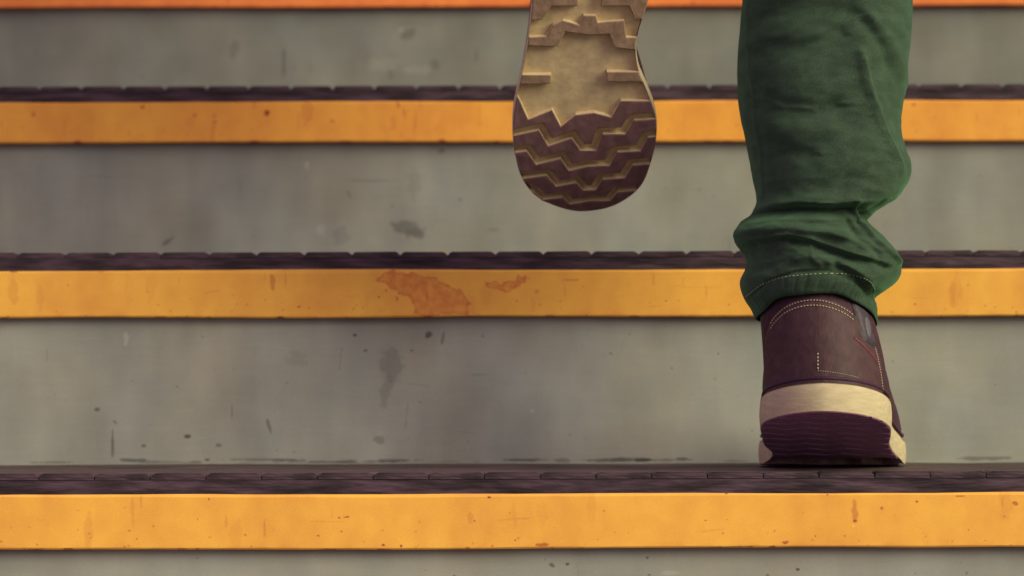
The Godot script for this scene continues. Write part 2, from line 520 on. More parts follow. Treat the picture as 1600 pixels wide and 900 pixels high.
	for k in range(-5, 6):
		var d := nose(k)
		var y := tread_y(k)
		var deep := GOING + 0.05 if k < 5 else 2.5
		# the core of the tread, and its dark front edge
		var lip := func(x, i): return Vector3(0, wave.get_noise_2d(x, 7.0 * k + i) * 0.0006, wave.get_noise_2d(x + 9, 3.0 * k + i) * 0.0005)
		var b := Mb.new()
		var top := y - 0.004
		var under := y - LIP - STRIP
		b.along_x(PackedVector2Array([Vector2(-d - 0.0012, top), Vector2(-d - 0.0002, top - 0.001), Vector2(-d - 0.0002, y - LIP - 0.0003), Vector2(-d - 0.0065, y - LIP - 0.0003), Vector2(-d - 0.0065, under + 0.003), Vector2(-d - 0.02, under + 0.001), Vector2(-d - deep, under + 0.001), Vector2(-d - deep, top)]), -HALF, HALF, 100, lip, y, 0.05)
		var tr := put("tread", b.commit(), st, M.tread)
		# planks behind the notched edge
		for p in [[0.0255, 0.112, 0.0007], [0.1145, 0.199, 0.0012], [0.203, deep - 0.003, 0.0009]]:
			b = Mb.new()
			b.along_x(PackedVector2Array([Vector2(-d - p[0], y - 0.0042), Vector2(-d - p[0], y - p[2] - 0.001), Vector2(-d - p[0] - 0.001, y - p[2]), Vector2(-d - p[1] + 0.001, y - p[2]), Vector2(-d - p[1], y - p[2] - 0.001), Vector2(-d - p[1], y - 0.0042)]), -HALF + 0.001, HALF - 0.001, 60, func(x_, _i): return Vector3(0, wave.get_noise_2d(x_ * 1.5, 17.0 * k + 900.0 * p[0]) * 0.0008, 0), y, 0.05)
			put("plank", b.commit(), tr, M.plank)
		# grooved front: one slat after another, those in view one by one
		var rest := Mb.new()
		var off: float = [-0.0, 0.0058, 0.0085][k] if k in [0, 1, 2] else 0.004
		var i := 0
		var x: float = -HALF + SLAT * 0.5 + off * 0.5 + 0.001
		while x < HALF - SLAT * 0.5:
			var px: float = roundf(x / SLAT) * SLAT + off
			if absf(px) < 0.62 and k in [0, 1, 2]:
				var s := put("tread_slat", slat_meshes[(i * 7 + k) % 4], tr, M.slat_worn if (i * 5 + k) % 3 == 0 else M.slat)
				s.position = Vector3(px, y, -d)
			elif absf(px) < HALF - SLAT * 0.5:
				var o := slat_outline(0)
				for j in o.size():
					o[j] += Vector2(px, y)
				rest.along_z(o, -d, -d - 0.024)
			x += SLAT
			i += 1
		var ro := put("tread_slat", rest.commit(), tr, M.slat)
		ro.set_meta("kind", "stuff")
		# yellow strip on the nosing
		b = Mb.new()
		var yt := y - LIP
		var sag := func(x_, i_): return Vector3(0, wave.get_noise_2d(x_ * 0.6, 11.0 * k + (5 if i_ > 2 else 0)) * 0.0011 + wave.get_noise_2d(x_ * 5.0, 3.0 * k + i_) * 0.0003, wave.get_noise_2d(x_ * 0.8, 90.0 + k) * 0.0008)
		b.along_x(PackedVector2Array([Vector2(-d - 0.0062, yt), Vector2(-d - 0.0007, yt), Vector2(-d + 0.0004, yt - 0.0006), Vector2(-d + 0.001, yt - 0.002), Vector2(-d + 0.001, yt - STRIP + 0.0012), Vector2(-d + 0.0002, yt - STRIP + 0.0001), Vector2(-d - 0.0062, yt - STRIP)]), -HALF, HALF, 150, sag, yt, STRIP)
		put("nosing_strip", b.commit(), st, strip_mat[k] if k in strip_mat else strip_mat[posmod(k, 3) if k > 2 else 0])
		# riser above this tread (the top landing has none)
		if k < 5:
			b = Mb.new()
			var dr := nose(k + 1) + OVERHANG
			var hi := y + RISE - LIP - STRIP + 0.004
			b.along_x(PackedVector2Array([Vector2(-dr - 0.012, hi), Vector2(-dr, hi), Vector2(-dr, y - 0.003), Vector2(-dr - 0.012, y - 0.003)]), -HALF, HALF, 60, func(x_, _i): return Vector3(0, 0, wave.get_noise_2d(x_ * 0.5, 40.0 + k) * 0.002), y + 0.1124, 0.1124)
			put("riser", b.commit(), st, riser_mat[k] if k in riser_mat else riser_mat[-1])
	# lowest riser stands on the ground
	var bb := Mb.new()
	var d0 := nose(-5) + OVERHANG
	bb.along_x(PackedVector2Array([Vector2(-d0 - 0.012, tread_y(-5) - 0.046), Vector2(-d0, tread_y(-5) - 0.046), Vector2(-d0, -0.003), Vector2(-d0 - 0.012, -0.003)]), -HALF, HALF, 10, still, tread_y(-6) + 0.1124, 0.1124)
	put("riser", bb.commit(), st, riser_mat[-1])
	# side walls that carry the flight
	for s in [-1.0, 1.0]:
		bb = Mb.new()
		var x0: float = HALF + 0.004 if s > 0 else -HALF - 0.124
		var za := -nose(-5) + 0.1
		var zb := -nose(5) - 2.5
		bb.along_x(PackedVector2Array([Vector2(za, -0.01), Vector2(zb, -0.01), Vector2(zb, tread_y(5) + 0.08), Vector2(-nose(5), tread_y(5) + 0.08), Vector2(za, tread_y(-5) + 0.02)]), x0, x0 + 0.12, 1, still, 1.0, 1.0)
		put("side_wall", bb.commit(), st, M.wall)

func slat_outline(i: int) -> PackedVector2Array:
	var w: float = SLAT * 0.5 - 0.0003 - 0.00005 * i
	var c := 0.0022 + 0.0002 * i
	return PackedVector2Array([Vector2(-w, -0.0042), Vector2(-w, -c), Vector2(-w + c * 0.4, -c * 0.4), Vector2(-w + c * 1.2, 0), Vector2(w - c * 1.2, 0.0002 - 0.0001 * i), Vector2(w - c * 0.4, -c * 0.4), Vector2(w, -c), Vector2(w, -0.0042)])

func slat_mesh(deep: float, i: int) -> ArrayMesh:
	var b := Mb.new()
	b.along_z(slat_outline(i), 0.0, -deep)
	return b.commit()

# ---------------------------------------------------------------- shoes
class Bend:   # the curve of a sole: u runs from the toe to the heel, n upwards through the shoe
	var q := PackedVector2Array()
	var a := PackedFloat32Array()

	func _init(angle: Callable) -> void:
		var p := Vector2.ZERO
		for i in 320:
			var g: float = deg_to_rad(angle.call(float(i)))
			q.append(p)
			a.append(g)
			p += Vector2(cos(g), sin(g)) * 0.001

	func at(w: float, u: float, n: float) -> Vector3:      # millimetres in, metres out
		var f := clampf(u, 0.0, 318.0)
		var i := int(f)
		var p := q[i].lerp(q[i + 1], f - i)
		var g := lerpf(a[i], a[i + 1], f - i)
		p += Vector2(cos(g), sin(g)) * (u - f) * 0.001
		return Vector3(w * 0.001, p.y + n * 0.001 * cos(g), p.x - n * 0.001 * sin(g))

func shoe_outline() -> PackedVector2Array:
	# a left sole seen from below: the inner side is to the right
	return PackedVector2Array([
		Vector2(0.5, 0), Vector2(21.5, 6.8), Vector2(39.8, 27), Vector2(47.7, 55), Vector2(50.1, 74.3), Vector2(48.5, 92.4), Vector2(42.4, 110), Vector2(36.4, 125), Vector2(34, 141.4), Vector2(36.1, 155.6), Vector2(40.4, 170), Vector2(43.4, 186), Vector2(44.5, 210), Vector2(44.5, 230), Vector2(42, 248), Vector2(34.5, 264), Vector2(21, 278.5), Vector2(2, 285.5),
		Vector2(-17.5, 279), Vector2(-31, 265), Vector2(-38.5, 249), Vector2(-41, 230), Vector2(-39.6, 210), Vector2(-38.1, 179), Vector2(-40.6, 150.8), Vector2(-44.4, 127.1), Vector2(-50.2, 100), Vector2(-51.8, 82.2), Vector2(-50.8, 60.7), Vector2(-45.7, 36.8), Vector2(-34.4, 16.8), Vector2(-15.9, 3.8)])

func lug_polygons(closed_waist: bool) -> Array:
	var g := []
	g.append(PackedVector2Array([Vector2(-53.7, 118.6), Vector2(-45.1, 104.2), Vector2(-39.7, 90.6), Vector2(-23, 98.1), Vector2(-17, 85.6), Vector2(-8.7, 93.1), Vector2(5.7, 95), Vector2(16.8, 91.9), Vector2(22.8, 104.2), Vector2(54, 104.2)]))
	g.append(PackedVector2Array([Vector2(-54.3, 76.1), Vector2(-32, 81.9), Vector2(-25.5, 68.9), Vector2(-8.7, 75.5), Vector2(-2.1, 64.3), Vector2(5.8, 64.3), Vector2(10.2, 78), Vector2(26.8, 78), Vector2(32.3, 88.8), Vector2(54, 90.4)]))
	g.append(PackedVector2Array([Vector2(-54.6, 62.2), Vector2(-40.6, 64.3), Vector2(-34, 52.5), Vector2(-16.6, 58.1), Vector2(-10.5, 46.7), Vector2(1.3, 50.3), Vector2(15.9, 51), Vector2(20.8, 62.9), Vector2(37.6, 63.6), Vector2(42.4, 74.8), Vector2(54, 76.8)]))
	g.append(PackedVector2Array([Vector2(-52, 37.6), Vector2(-26.3, 42.2), Vector2(-19.6, 31.3), Vector2(-4.9, 35.2), Vector2(0.2, 26.7), Vector2(6.4, 27.2), Vector2(10.9, 37.6), Vector2(27.2, 39.1), Vector2(32.1, 51), Vector2(54, 53.2)]))
	g.append(PackedVector2Array([Vector2(-50, 34), Vector2(-34.4, 23.8), Vector2(-29.4, 16.9), Vector2(-14.6, 19.5), Vector2(-9.5, 11.4), Vector2(3.6, 15.1), Vector2(17.2, 15.1), Vector2(22.3, 24.7), Vector2(50, 27.2)]))
	g.append(PackedVector2Array([Vector2(-54, -4), Vector2(54, -4)]))
	var out := []
	for i in 5:
		var p: PackedVector2Array = g[i].duplicate()
		var low: PackedVector2Array = g[i + 1].duplicate()
		low.reverse()
		p.append_array(low)
		for q in Geometry2D.offset_polygon(p, -2.6, Geometry2D.JOIN_MITER):
			out.append(q)
	if not closed_waist:
		# bars and chevron of the waist
		out.append(PackedVector2Array([Vector2(-50, 121.8), Vector2(-25.1, 121.8), Vector2(-25.1, 115), Vector2(-50, 115)]))
		out.append(PackedVector2Array([Vector2(14.1, 124), Vector2(50, 124), Vector2(50, 116.5), Vector2(14.1, 116.5)]))
		out.append(PackedVector2Array([Vector2(-46, 149.8), Vector2(-28.1, 150.6), Vector2(-24, 159), Vector2(-16.9, 162.3), Vector2(-5.1, 159), Vector2(-2.7, 166), Vector2(6, 166), Vector2(7.6, 160.7), Vector2(14.7, 161.5), Vector2(25.8, 162.3), Vector2(27.4, 149.8), Vector2(46, 149.8), Vector2(46, 141.8), Vector2(31.5, 140.6), Vector2(18.8, 142.2), Vector2(15.5, 152.3), Vector2(2.1, 151.5), Vector2(-15.4, 154), Vector2(-20.2, 143.1), Vector2(-46, 143.9)]))
		# blocks and zigzags of the heel
		out.append(PackedVector2Array([Vector2(-46, 162), Vector2(-31, 163), Vector2(-25, 173), Vector2(-6.5, 173), Vector2(-6.5, 188), Vector2(-46, 188)]))
		out.append(PackedVector2Array([Vector2(9.5, 173), Vector2(29, 173), Vector2(33, 163), Vector2(48, 163), Vector2(48, 188), Vector2(9.5, 188)]))
	var prev := PackedVector2Array()
	for r in range(-4 if closed_waist else 0, 6):
		var z := PackedVector2Array()
		for c in 9:
			z.append(Vector2(-52 + c * 13.0 + absi(r % 2) * 3.0, 192.5 + r * 18.0 + (7.0 if c % 2 else 0.0)))
		if r == 5:
			z = PackedVector2Array([Vector2(-52, 300), Vector2(55, 300)])
		if prev.size():
			var p := prev.duplicate()
			var up := z.duplicate()
			up.reverse()
			p.append_array(up)
			for q in Geometry2D.offset_polygon(p, -1.4, Geometry2D.JOIN_MITER):
				out.append(q)
		prev = z
	return out

func thickness(u: float) -> float:
	return lerpf(12.0, 14.5, smoothstep(70.0, 210.0, u))

func make_shoe(person: Node3D, bend: Bend, side: float, label: String, at: Vector3, turn: float) -> void:
	var edge := catmull(shoe_outline(), 5, true)
	if side < 0:     # its outer edge runs straighter
		for i in edge.size():
			if edge[i].x > 0.0:
				edge[i].x += 5.0 * smoothstep(95.0, 140.0, edge[i].y) * smoothstep(200.0, 150.0, edge[i].y)
			if edge[i].x < 0.0:
				edge[i].x -= 4.0 * smoothstep(25.0, 60.0, edge[i].y) * smoothstep(150.0, 110.0, edge[i].y)
				edge[i].x -= 5.0 * smoothstep(95.0, 150.0, edge[i].y) * smoothstep(262.0, 190.0, edge[i].y)
			edge[i].x = -edge[i].x
	var N := edge.size()
	# ---- upper: the mesh that carries the other pieces
	var base := PackedVector2Array()
	var outward := PackedVector2Array()
	for i in N:
		var t := (edge[(i + 1) % N] - edge[(i - 1 + N) % N]).normalized()
		var nrm := Vector2(-t.y, t.x)
		if not Geometry2D.is_point_in_polygon(edge[i] + nrm * 1.0, edge):
			nrm = -nrm
		base.append(edge[i] + nrm * 2.2)
		outward.append(-nrm)
	var T := 26
	var rows := []
	for r in T + 1:
		var row := PackedVector3Array()
		for i in N:
			row.append(upper_point(bend, base, float(i), float(r) / T))
		rows.append(row)
	var b := Mb.new()
	b.patch(rows, true, side > 0)
	var shoe := put("shoe", b.commit(), person, M.leather)
	shoe.position = at
	shoe.rotation.y = turn
	shoe.set_meta("label", label)
	# index of the middle of the heel
	var hc := 0.0
	for i in N:
		if base[i].y > base[int(hc)].y:
			hc = i
	var dirn := 1.0 if base[(int(hc) + 4) % N].x > base[int(hc)].x else -1.0   # so that a positive step goes to the right
	var P := func(step: float, t: float, lift: float) -> Vector3:
		var j := hc + dirn * step
		var p := upper_point(bend, base, j, t)
		var pa := upper_point(bend, base, j + 0.5 * dirn, t)
		var pb := upper_point(bend, base, j, minf(t + 0.02, 1.02))
		var nn := (pa - p).cross(pb - p).normalized()
		return p + nn * lift
	# ---- midsole
	var bot := Mb.new()
	var R := 110
	var bottom := []
	var top := []
	for r in R + 1:
		var u := 0.05 + 285.3 * (1.0 - cos(PI * r / R)) * 0.5
		var lo := 9e9
		var hi := -9e9
		for i in N:
			var p := edge[i]
			var q := edge[(i + 1) % N]
			if (p.y <= u and q.y > u) or (q.y <= u and p.y > u):
				var x := lerpf(p.x, q.x, (u - p.y) / (q.y - p.y))
				lo = minf(lo, x)
				hi = maxf(hi, x)
		if lo > hi:
			lo = 1.0
			hi = 1.001
		var th := thickness(u)
		var row := PackedVector3Array()
		for c in 11:
			row.append(bend.at(lerpf(lo, hi, c / 10.0), u, 0.0))
		bottom.append(row)
		var row2 := PackedVector3Array()
		for c in 5:
			row2.append(bend.at(lerpf(lo, hi, c / 4.0), u, th))
		top.append(row2)
	bot.patch(bottom, false, false)
	var mm := bot.commit(null, M.cream if side > 0 else M.sole_dirty)
	var wl := Mb.new()
	var walls := []
	for r in 11:
		var f := r / 10.0
		var puff := 0.7 * sin(PI * f) - (0.6 if r == 10 else 0.0)
		var row := PackedVector3Array()
		for i in N:
			var o := edge[i] + outward[i] * puff
			row.append(bend.at(o.x, o.y, lerpf(-LUG + 0.8, thickness(edge[i].y), f)))
		walls.append(row)
	wl.patch(walls, true, side < 0)
	wl.patch(top, false, true)
	wl.commit(mm, M.cream_wall)
	put("midsole", mm, shoe)
	# ---- lugs of the outsole
	var clip := Geometry2D.offset_polygon(edge, -0.15)[0]
	for poly in lug_polygons(side < 0):
		var pp: PackedVector2Array = poly
		if side < 0:
			for i in pp.size():
				pp[i].x = -pp[i].x
		for piece in Geometry2D.intersect_polygons(pp, clip):
			if piece.size() < 3 or absf(area(piece)) < 12.0:
				continue
			var m := lug_mesh(bend, piece, side > 0, piece[0].y > 108.0)
			if m:
				put("tread_lug", m, shoe)
	# ---- heel counter, collar, tab and seams
	var S := N / 32.0 / 5.0      # the steps below are written for 160 points round the outline
	var cb := Mb.new()
	rows = []
	for r in 15:
		var row := PackedVector3Array()
		for c in 41:
			var s := lerpf(-15.0, 15.0, c / 40.0)
			var tt := counter_top(s) * r / 14.0
			row.append(P.call(s * S, tt, 0.0011 if r < 14 else 0.0002))
		rows.append(row)
	cb.patch(rows, false, false)
	put("heel_counter", cb.commit(), shoe, M.leather_pale)
	cb = Mb.new()
	rows = []
	for r in 9:
		var row := PackedVector3Array()
		for c in N:
			var g := TAU * r / 8.0
			var o: Vector3 = P.call(float(c), 0.985 + 0.022 * cos(g), 0.0012 + 0.0018 * sin(g))
			row.append(o)
		rows.append(row)
	cb.patch(rows, true, false)
	put("collar", cb.commit(), shoe, M.leather_dark)
	cb = Mb.new()
	rows = []
	for c in N + 1:
		var row := PackedVector3Array()
		for r in 6:
			var g := TAU * r / 6.0
			row.append(P.call(float(c % N), 0.045 + 0.016 * sin(g), 0.0006 + 0.0011 * cos(g)))
		rows.append(row)
	cb.patch(rows, true, false)
	put("welt", cb.commit(), shoe, M.leather_dark)
	var sb := Mb.new()
	for line in 2:
		var s := -11.5
		while s < 6.0:
			var drop := 0.035 + 0.05 * line
			sb.stitch(P.call(s * S, counter_top(s) - drop, 0.0013), P.call((s + 0.36) * S, counter_top(s + 0.36) - drop, 0.0013), (P.call(s * S, counter_top(s) - drop, 1.0) - P.call(s * S, counter_top(s) - drop, 0.0)).normalized(), 0.00042)
			s += 0.58
	for q in [[[-0.8, 0.25], [-0.8, 0.10], 5], [[-0.8, 0.10], [6.5, 0.07], 18], [[11.5, 0.5], [15.0, 0.03], 22]]:
		for i in q[2]:
			var f0: float = float(i) / q[2]
			var f1: float = (i + 0.6) / q[2]
			var sa: float = lerpf(q[0][0], q[1][0], f0)
			var ta: float = lerpf(q[0][1], q[1][1], f0)
			sb.stitch(P.call(sa * S, ta, 0.0013), P.call(lerpf(q[0][0], q[1][0], f1) * S, lerpf(q[0][1], q[1][1], f1), 0.0013), (P.call(sa * S, ta, 1.0) - P.call(sa * S, ta, 0.0)).normalized(), 0.00042 if q[2] != 18 else 0.0002)
	var seam := put("stitching", sb.commit(), shoe, M.thread)
	seam.set_meta("kind", "stuff")
	cb = Mb.new()
	rows = []
	for r in 9:
		var row := PackedVector3Array()
		for c in 9:
			var f := c / 8.0
			var h := r / 8.0
			var rim := (c == 0 or c == 8 or r == 0 or r == 8)
			row.append(P.call(lerpf(6.6, 11.5, f) * S + (1.0 - h) * 1.6, lerpf(0.40, 0.80, h) - 0.05 * f, 0.0004 if rim else 0.0026))
		rows.append(row)
	cb.patch(rows, false, false)
	put("side_tab", cb.commit(), shoe, M.tab)
	cb = Mb.new()
	rows = []
	for r in 6:
		var row := PackedVector3Array()
		for c in 16:
			var g := TAU * c / 16.0
			row.append(P.call((10.0 + 0.9 * cos(g) * r / 5.0) * S, 0.56 + 0.11 * sin(g) * r / 5.0, 0.0031 if r < 5 else 0.0024))
		rows.append(row)
	cb.patch(rows, true, true)
	put("tab_emblem", cb.commit(), shoe, M.tab_mark)
	cb = Mb.new()
	rows = []
	for c in 13:
		var f := c / 12.0
		var row := PackedVector3Array()
		for r in 6:
			var g := TAU * r / 6.0
			row.append(P.call(lerpf(6.0, 13.0, f) * S, lerpf(0.42, 0.24, f) + 0.012 * sin(g), 0.001 + 0.0007 * cos(g)))
		rows.append(row)
	cb.patch(rows, true, false)
	put("red_piping", cb.commit(), shoe, M.red)

func counter_top(s: float) -> float:
	return 0.80 - 0.20 * pow(absf(s + 2.0) / 11.0, 2.0)

func area(p: PackedVector2Array) -> float:
	var a := 0.0
	for i in p.size():
		a += p[i].cross(p[(i + 1) % p.size()])
	return a * 0.5

func upper_point(bend: Bend, base: PackedVector2Array, jf: float, t: float) -> Vector3:
	var N := base.size()
	var j := fposmod(jf, N)
	var i := int(j)
	var p := base[i % N].lerp(base[(i + 1) % N], j - i)
	var mid := Vector2(1.2 if base[0].x > 0 else -9.0, 227.0)
	var g := atan2((p.x - mid.x) / 37.0, (p.y - mid.y) / 50.0)
	var c := mid + Vector2(37.0 * sin(g), 49.0 * cos(g))
	var th := thickness(p.y)
	var dist := p.distance_to(c)
	var out := (p - c) / maxf(dist, 0.001)
	var toe := smoothstep(60.0, 170.0, dist)
	var belly := 1.0 + 16.0 * smoothstep(100.0, 135.0, p.y) * smoothstep(205.0, 170.0, p.y)
	var h1 := lerpf(30.0, 40.0, toe)
	var p0 := Vector3(p.x, p.y, th - 0.5)
	var p1 := Vector3(p.x + out.x * belly, p.y + out.y * 1.5, th + h1)
	var c2 := c + out * dist * 0.5
	var p2 := Vector3(c2.x, c2.y, th + lerpf(48.0, 64.0, toe))
	var p3 := Vector3(c.x, c.y, th + 76.0)
	var q := p0.bezier_interpolate(p1, p2, p3, t)
	return bend.at(q.x, q.y, q.z)

func lug_mesh(bend: Bend, poly: PackedVector2Array, clean: bool, faded: bool) -> ArrayMesh:
	# a wall of cream rubber and a dark worn face
	var p := PackedVector2Array()
	for i in poly.size():
		var a := poly[i]
		var b := poly[(i + 1) % poly.size()]
		var k := maxi(1, int(a.distance_to(b) / 5.0))
		for s in k:
			p.append(a.lerp(b, float(s) / k))
	var f := Geometry2D.triangulate_polygon(p)
	if f.is_empty():
		return null
	var walls := Mb.new()
	var face := Mb.new()
	var cc := 1.0 if area(p) > 0 else -1.0
	var inner := PackedVector2Array()
	for i in p.size():
		var ta := (p[i] - p[(i - 1 + p.size()) % p.size()]).normalized()
		var tb := (p[(i + 1) % p.size()] - p[i]).normalized()
		var nn := (Vector2(-ta.y, ta.x) + Vector2(-tb.y, tb.x)) * cc
		nn = nn.normalized() / maxf(0.5, nn.length() * 0.5)
		inner.append(p[i] + nn * 0.55)
	for i in p.size():
		var j := (i + 1) % p.size()
		var a0 := bend.at(p[i].x, p[i].y, 0.3)
		var b0 := bend.at(p[j].x, p[j].y, 0.3)
		var a1 := bend.at(p[i].x, p[i].y, -LUG + 0.6)
		var b1 := bend.at(p[j].x, p[j].y, -LUG + 0.6)
		var a2 := bend.at(inner[i].x, inner[i].y, -LUG)
		var b2 := bend.at(inner[j].x, inner[j].y, -LUG)
		if cc > 0:
			walls.quad(a0, b0, b1, a1)
			face.quad(a1, b1, b2, a2)
		else:
			walls.quad(b0, a0, a1, b1)
			face.quad(b1, a1, a2, b2)
	var down := bend.at(0, p[0].y, -10.0) - bend.at(0, p[0].y, 0.0)
	for i in range(0, f.size(), 3):
		var w := []
		for j in 3:
			w.append(bend.at(inner[f[i + j]].x, inner[f[i + j]].y, -LUG))
		face.tri(w[0], w[1], w[2], down)
	var m := walls.commit(null, M.cream if clean else M.sole_dirty)
	face.commit(m, (M.tread_faded if faded else M.tread_rubber) if clean else M.rubber_dirty)
	return m

# ---------------------------------------------------------------- trousers
func silhouette() -> Array:
	# height above the lens, left edge, right edge (millimetres)
	return [Vector3(50, 168.5, 251), Vector3(56.3, 167.5, 250.5), Vector3(62.9, 165, 250.5), Vector3(69.5, 160.7, 250), Vector3(76.3, 157.8, 257.9), Vector3(83, 157.1, 264.8), Vector3(89.7, 160, 267), Vector3(96.5, 162, 266.9), Vector3(103.3, 158.2, 263.7), Vector3(110.1, 154, 258.3), Vector3(116.9, 153.8, 251.5), Vector3(124.6, 158, 247.5), Vector3(129.6, 165.7, 250.4), Vector3(135.1, 169.5, 258.7), Vector3(142, 169.7, 268), Vector3(151.2, 168.2, 274.7), Vector3(160.5, 166.7, 277), Vector3(169.7, 165.2, 276.1), Vector3(183.7, 163, 272.4), Vector3(197.7, 160.3, 271.8), Vector3(216.5, 158.6, 275.4), Vector3(240.3, 159.3, 278.9), Vector3(264.2, 161.3, 282), Vector3(288.3, 164.3, 283.7), Vector3(317.5, 167, 288), Vector3(360, 168, 295), Vector3(420, 166, 306), Vector3(480, 160, 316)]

func edges_at(sil: Array, h: float) -> Vector2:
	for i in sil.size() - 1:
		if h <= sil[i + 1].x or i == sil.size() - 2:
			var a: Vector3 = sil[maxi(i - 1, 0)]
			var b: Vector3 = sil[i]
			var c: Vector3 = sil[i + 1]
			var d: Vector3 = sil[mini(i + 2, sil.size() - 1)]
			var f := clampf((h - b.x) / (c.x - b.x), -0.5, 1.0)
			return Vector2(b.y, b.z).cubic_interpolate(Vector2(c.y, c.z), Vector2(a.y, a.z), Vector2(d.y, d.z), f)
	return Vector2.ZERO

func folds() -> Array:
	# [points (x, height in mm), depth in mm (negative: a crease), width above, width below]
	return [
		[[Vector2(262, 141), Vector2(250, 134.5), Vector2(232.9, 133.2), Vector2(214.4, 131.3), Vector2(195.5, 132.2)], 1.3, 1.5, 1.2],
		[[Vector2(232, 133), Vector2(235, 122), Vector2(242, 112.5), Vector2(254, 103), Vector2(263, 94)], 1.4, 1.5, 1.5],
		[[Vector2(165, 108.5), Vector2(184.7, 110.9), Vector2(201, 107.5), Vector2(222.5, 99.3), Vector2(250, 93)], 1.2, 1.6, 1.3],
		[[Vector2(160, 121), Vector2(180, 122.5), Vector2(202, 121), Vector2(222, 122)], 1.1, 1.8, 1.4],
		[[Vector2(200, 104), Vector2(200, 95), Vector2(206, 90)], 1.0, 1.6, 1.6],
		[[Vector2(240, 232), Vector2(245, 208), Vector2(254, 186), Vector2(266, 160)], 1.3, 1.6, 1.6],
		[[Vector2(172, 207), Vector2(184, 200), Vector2(205, 197.5)], 1.0, 2.2, 1.8],
		[[Vector2(246, 126), Vector2(232.9, 131), Vector2(214.4, 129.3), Vector2(195.5, 130.2), Vector2(160, 127.5)], -7.0, 1.8, 7.0],
		[[Vector2(262, 139), Vector2(240, 134.5), Vector2(214, 132.5), Vector2(190, 134), Vector2(165, 132.5)], 3.4, 7.0, 2.2],
		[[Vector2(250, 134), Vector2(240, 128), Vector2(234, 120)], -4.0, 2.5, 2.5],
		[[Vector2(152, 103), Vector2(165, 106.5), Vector2(184.7, 108.7), Vector2(201, 105.3), Vector2(222.5, 97.1), Vector2(250, 91)], -4.2, 2.2, 6.5],
		[[Vector2(150, 114), Vector2(185, 116), Vector2(215, 112), Vector2(240, 103)], 3.0, 5.0, 3.2],
		[[Vector2(232, 132), Vector2(236.3, 119.4), Vector2(242.7, 110.8), Vector2(262, 95)], 4.2, 2.8, 2.8],
		[[Vector2(226, 121), Vector2(232, 109), Vector2(246, 98)], -3.4, 3.5, 3.5],
		[[Vector2(266, 79), Vector2(252, 71), Vector2(240, 73), Vector2(231, 82), Vector2(216, 91)], -3.6, 2.6, 4.0],
		[[Vector2(178, 92), Vector2(200, 97), Vector2(222, 90), Vector2(240, 80)], 2.4, 5.0, 4.0],
		[[Vector2(150, 92), Vector2(168, 89), Vector2(186, 94)], -2.2, 3.0, 4.5],
		[[Vector2(159, 67.9), Vector2(171.8, 80.8), Vector2(189, 86.4), Vector2(210.5, 87.4), Vector2(227.7, 80.8), Vector2(246, 69)], -1.3, 0.7, 1.6],
		[[Vector2(150, 224), Vector2(165, 210), Vector2(178.7, 201), Vector2(205.8, 196.8), Vector2(216, 200)], -2.8, 8.0, 16.0],
		[[Vector2(160, 196), Vector2(186, 184), Vector2(214, 184)], 2.2, 8.0, 10.0],
		[[Vector2(238, 236), Vector2(240.6, 217.8), Vector2(250, 190), Vector2(266, 158)], 2.6, 4.5, 4.5],
		[[Vector2(256, 232), Vector2(258, 212), Vector2(262, 190), Vector2(272, 172)], -1.9, 6.0, 6.0],
		[[Vector2(246, 262), Vector2(262, 244), Vector2(276, 222)], 2.4, 6.0, 6.0],
		[[Vector2(240, 258), Vector2(254, 240), Vector2(268, 214)], -1.6, 5.0, 5.0],
		[[Vector2(152, 236), Vector2(175, 243), Vector2(200, 241), Vector2(224, 250)], -2.6, 6.0, 10.0],
		[[Vector2(155, 168), Vector2(178, 172), Vector2(200, 166)], -2.2, 6.0, 10.0],
		[[Vector2(246, 158), Vector2(256, 164), Vector2(270, 160)], -1.6, 4.0, 5.0],
		[[Vector2(225, 150), Vector2(245, 148), Vector2(262, 152)], -1.4, 4.0, 6.0],
		[[Vector2(160, 262), Vector2(190, 270), Vector2(230, 266)], -2.4, 8.0, 12.0],
		[[Vector2(166, 292), Vector2(163, 250), Vector2(166, 205), Vector2(170, 170), Vector2(172, 140)], 0.9, 1.4, 1.4],
	]

func leg_centre(h: float) -> float:     # distance from the lens, metres
	return 1.863 + maxf(0.0, h - 0.09) * 0.24

